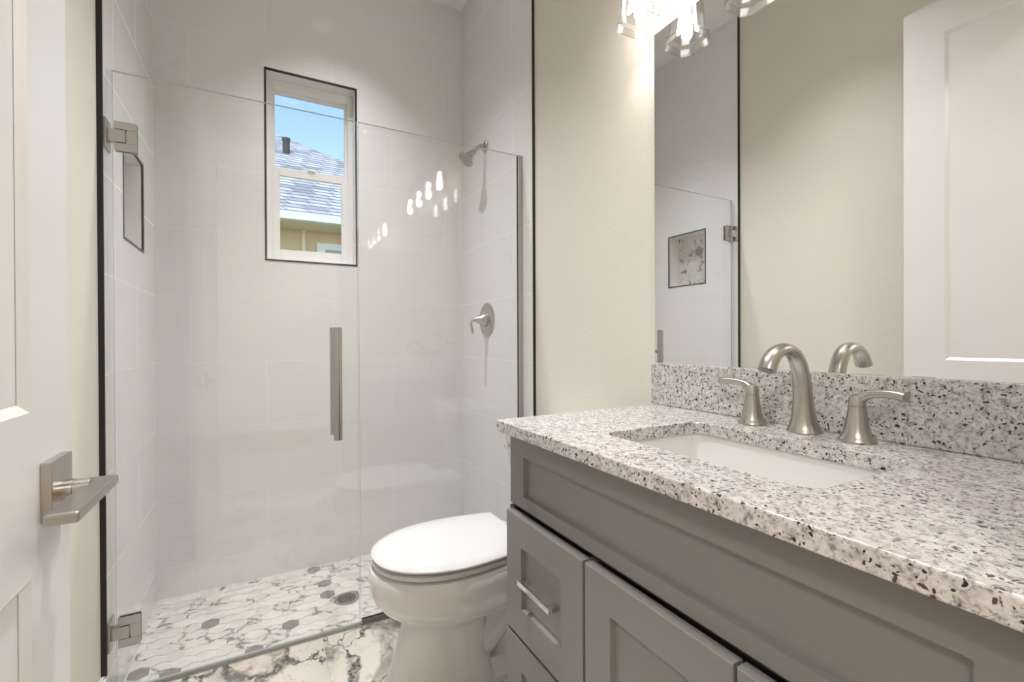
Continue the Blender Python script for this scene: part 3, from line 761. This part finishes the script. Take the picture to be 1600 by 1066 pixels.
for y, s in ((.679, 1), (.4645, -1)):
    bm = bmesh.new()
    lathe(bm, [(.0295, 0), (.0305, .0022), (.0300, .0040), (.0262, .0085), (.0228, .016), (.0198, .028), (.0170, .046), (.0150, .062), (.0146, .0665)], (.995, y, .9027), seg=40)
    lathe(bm, [(.0118, .0660), (.0118, .0690)], (.995, y, .9027), seg=32)
    h = obj('handle', bm, M['nickel'], fa, smooth=True)
    bm = bmesh.new()
    lathe(bm, [(.0144, .0682), (.0143, .079), (.0120, .087), (.006, .0905)], (.995, y, .9027), seg=32)
    sweep(bm, [(.995, y-s*.004, .978), (.995, y+s*.006, .986), (.994, y+s*.020, .9935), (.993, y+s*.040, .9972), (.992, y+s*.060, .9978), (.991, y+s*.078, .9950)], (1, 0, 0), [.0125, .0118, .0085, .0092, .0110, .0125], [.0095, .0100, .0082, .0076, .0082, .0088], 20, 5, power=2.8)
    sub('lever', bm, M['nickel'], h, smooth=True)

# mirror
bm = bmesh.new(); box(bm, 1.0575, XR-.0003, YF+.03, 1.0400, 1.0261, 2.024)
for f in bm.faces:
    f.material_index = 0 if f.calc_center_median().x < 1.0576 else 1
mr = obj('wall_mirror', bm, [M['mirror'], M['mback']]); tag(mr, 'large frameless wall mirror above the granite backsplash', 'mirror')

# vanity light
vl = empty('vanity_light', (XR, .685, 2.2), 'nickel four-lamp vanity light with clear glass shades above the mirror', 'vanity light')
bm = bmesh.new(); loft(bm, [[(XR-.0003, a, b), ] and [(XR-.0003, .625, 2.12+.0), (XR-.0003, .745, 2.12), (XR-.0003, .745, 2.25), (XR-.0003, .625, 2.25)], [(1.040, .625, 2.12), (1.040, .745, 2.12), (1.040, .745, 2.25), (1.040, .625, 2.25)]] if False else [[(XR-.0003, .625, 2.12), (XR-.0003, .745, 2.12), (XR-.0003, .745, 2.25), (XR-.0003, .625, 2.25)], [(1.040, .63, 2.125), (1.040, .74, 2.125), (1.040, .74, 2.245), (1.040, .63, 2.245)]])
obj('wall_plate', bm, M['fixture'], vl, bevel=.002)
obj('arm', B((.975, 1.0398, .675, .695, 2.185, 2.205)), M['fixture'], vl, bevel=.001)
obj('bar', B((.950, .9748, .335, 1.035, 2.183, 2.207)), M['fixture'], vl, bevel=.001)
def octo(cx, cyy, s, c, z):
    h = s/2
    return [(cx+a, cyy+b, z) for a, b in ((h, -h+c), (h, h-c), (h-c, h), (-h+c, h), (-h, h-c), (-h, -h+c), (-h+c, -h), (h-c, -h))]
sx = .961
for y in (1.0, .79, .58, .37):
    bm = bmesh.new(); lathe(bm, [(.020, 0), (.020, .030), (.012, .036), (.012, .045)], (sx, y, 2.138), seg=28); so = obj('lamp_holder', bm, M['fixture'], vl, smooth=True)
    bm = bmesh.new()
    loft(bm, [octo(sx, y, .036, .010, 2.141), octo(sx, y, .074, .016, 2.139), octo(sx, y, .082, .017, 2.120), octo(sx, y, .090, .018, 2.032), octo(sx, y, .108, .022, 2.024), octo(sx, y, .112, .023, 2.001),
              octo(sx, y, .104, .020, 2.001), octo(sx, y, .100, .020, 2.018), octo(sx, y, .082, .016, 2.028), octo(sx, y, .074, .015, 2.116), octo(sx, y, .067, .014, 2.133), octo(sx, y, .036, .010, 2.136)], False, False)
    obj('lamp_shade', bm, M['shade'], vl)
    bm = bmesh.new(); lathe(bm, [(.013, 0), (.013, .020)], (sx, y, 2.117), seg=24); sub('socket', bm, M['socket'], so, smooth=True)
    bm = bmesh.new(); lathe(bm, [(.002, 0), (.010, .002), (.0148, .010), (.0155, .022), (.0150, .045), (.0125, .066), (.0110, .100)], (sx, y, 2.017), seg=24); sub('bulb', bm, M['bulb'], so, smooth=True)

# ================================================================ OUTSIDE
hs = empty('house', (-2, 7.6, 0), 'neighbouring tan house with a light grey shingle roof beyond the window', 'house')
obj('stucco_wall', B((-9, 4.1, 7.6, 16.5, -.3, 2.74)), M['stucco'], hs)
obj('soffit', B((-9.4, 4.48, 7.16, 17, 2.741, 2.76)), M['soffit'], hs)
bm = bmesh.new()
def yroof(z): return 7.1 + (z-2.80)/.66
E1, E2, RY, RZ = (4.52, 7.1), (4.52, 17.1), 12.1, 2.80+.66*5.0
P = lambda x, y, z: bm.verts.new((x, y, z))
a, b, c, d = P(-9.4, 7.1, 2.80), P(4.52, 7.1, 2.80), P(-.48, 12.1, RZ), P(-4.4, 12.1, RZ)
e, f_ = P(4.52, 17.1, 2.80), P(-9.4, 17.1, 2.80)
for q_ in ((a, b, c, d), (b, e, c), (e, f_, d, c), (f_, a, d), (a, f_, e, b)): bm.faces.new(q_)
obj('roof', bm, M['shingle'], hs)
obj('gutter', B((-9.4, 4.55, 7.02, 7.155, 2.755, 2.87)), M['gutter'], hs, bevel=.01)
bm = bmesh.new()
bm.free()
pw = obj('window', B((.74, 1.95, 7.54, 7.598, 1.2, 2.57)), M['gutter'], hs, bevel=.01)
sub('pane', B((.86, 1.83, 7.53, 7.539, 1.3, 2.47)), M['wglass'], pw)
bm = bmesh.new(); box(bm, .535, .585, 7.54, 7.598, 0, 2.7405); obj('corner_board', bm, M['soffit'], hs)
bm = bmesh.new(); lathe(bm, [(.065, -.2), (.065, .22), (.075, .22), (.075, .27)], (.445, 10.05, 4.76), seg=20); obj('roof_vent', bm, M['vent'], hs, smooth=True)
gd = obj('lawn', B((-40, 40, YB+.2, 60, -.5, -.3)), M['lawn']); tag(gd, 'green lawn between the bathroom wall and the neighbouring house', 'lawn', kind='structure')
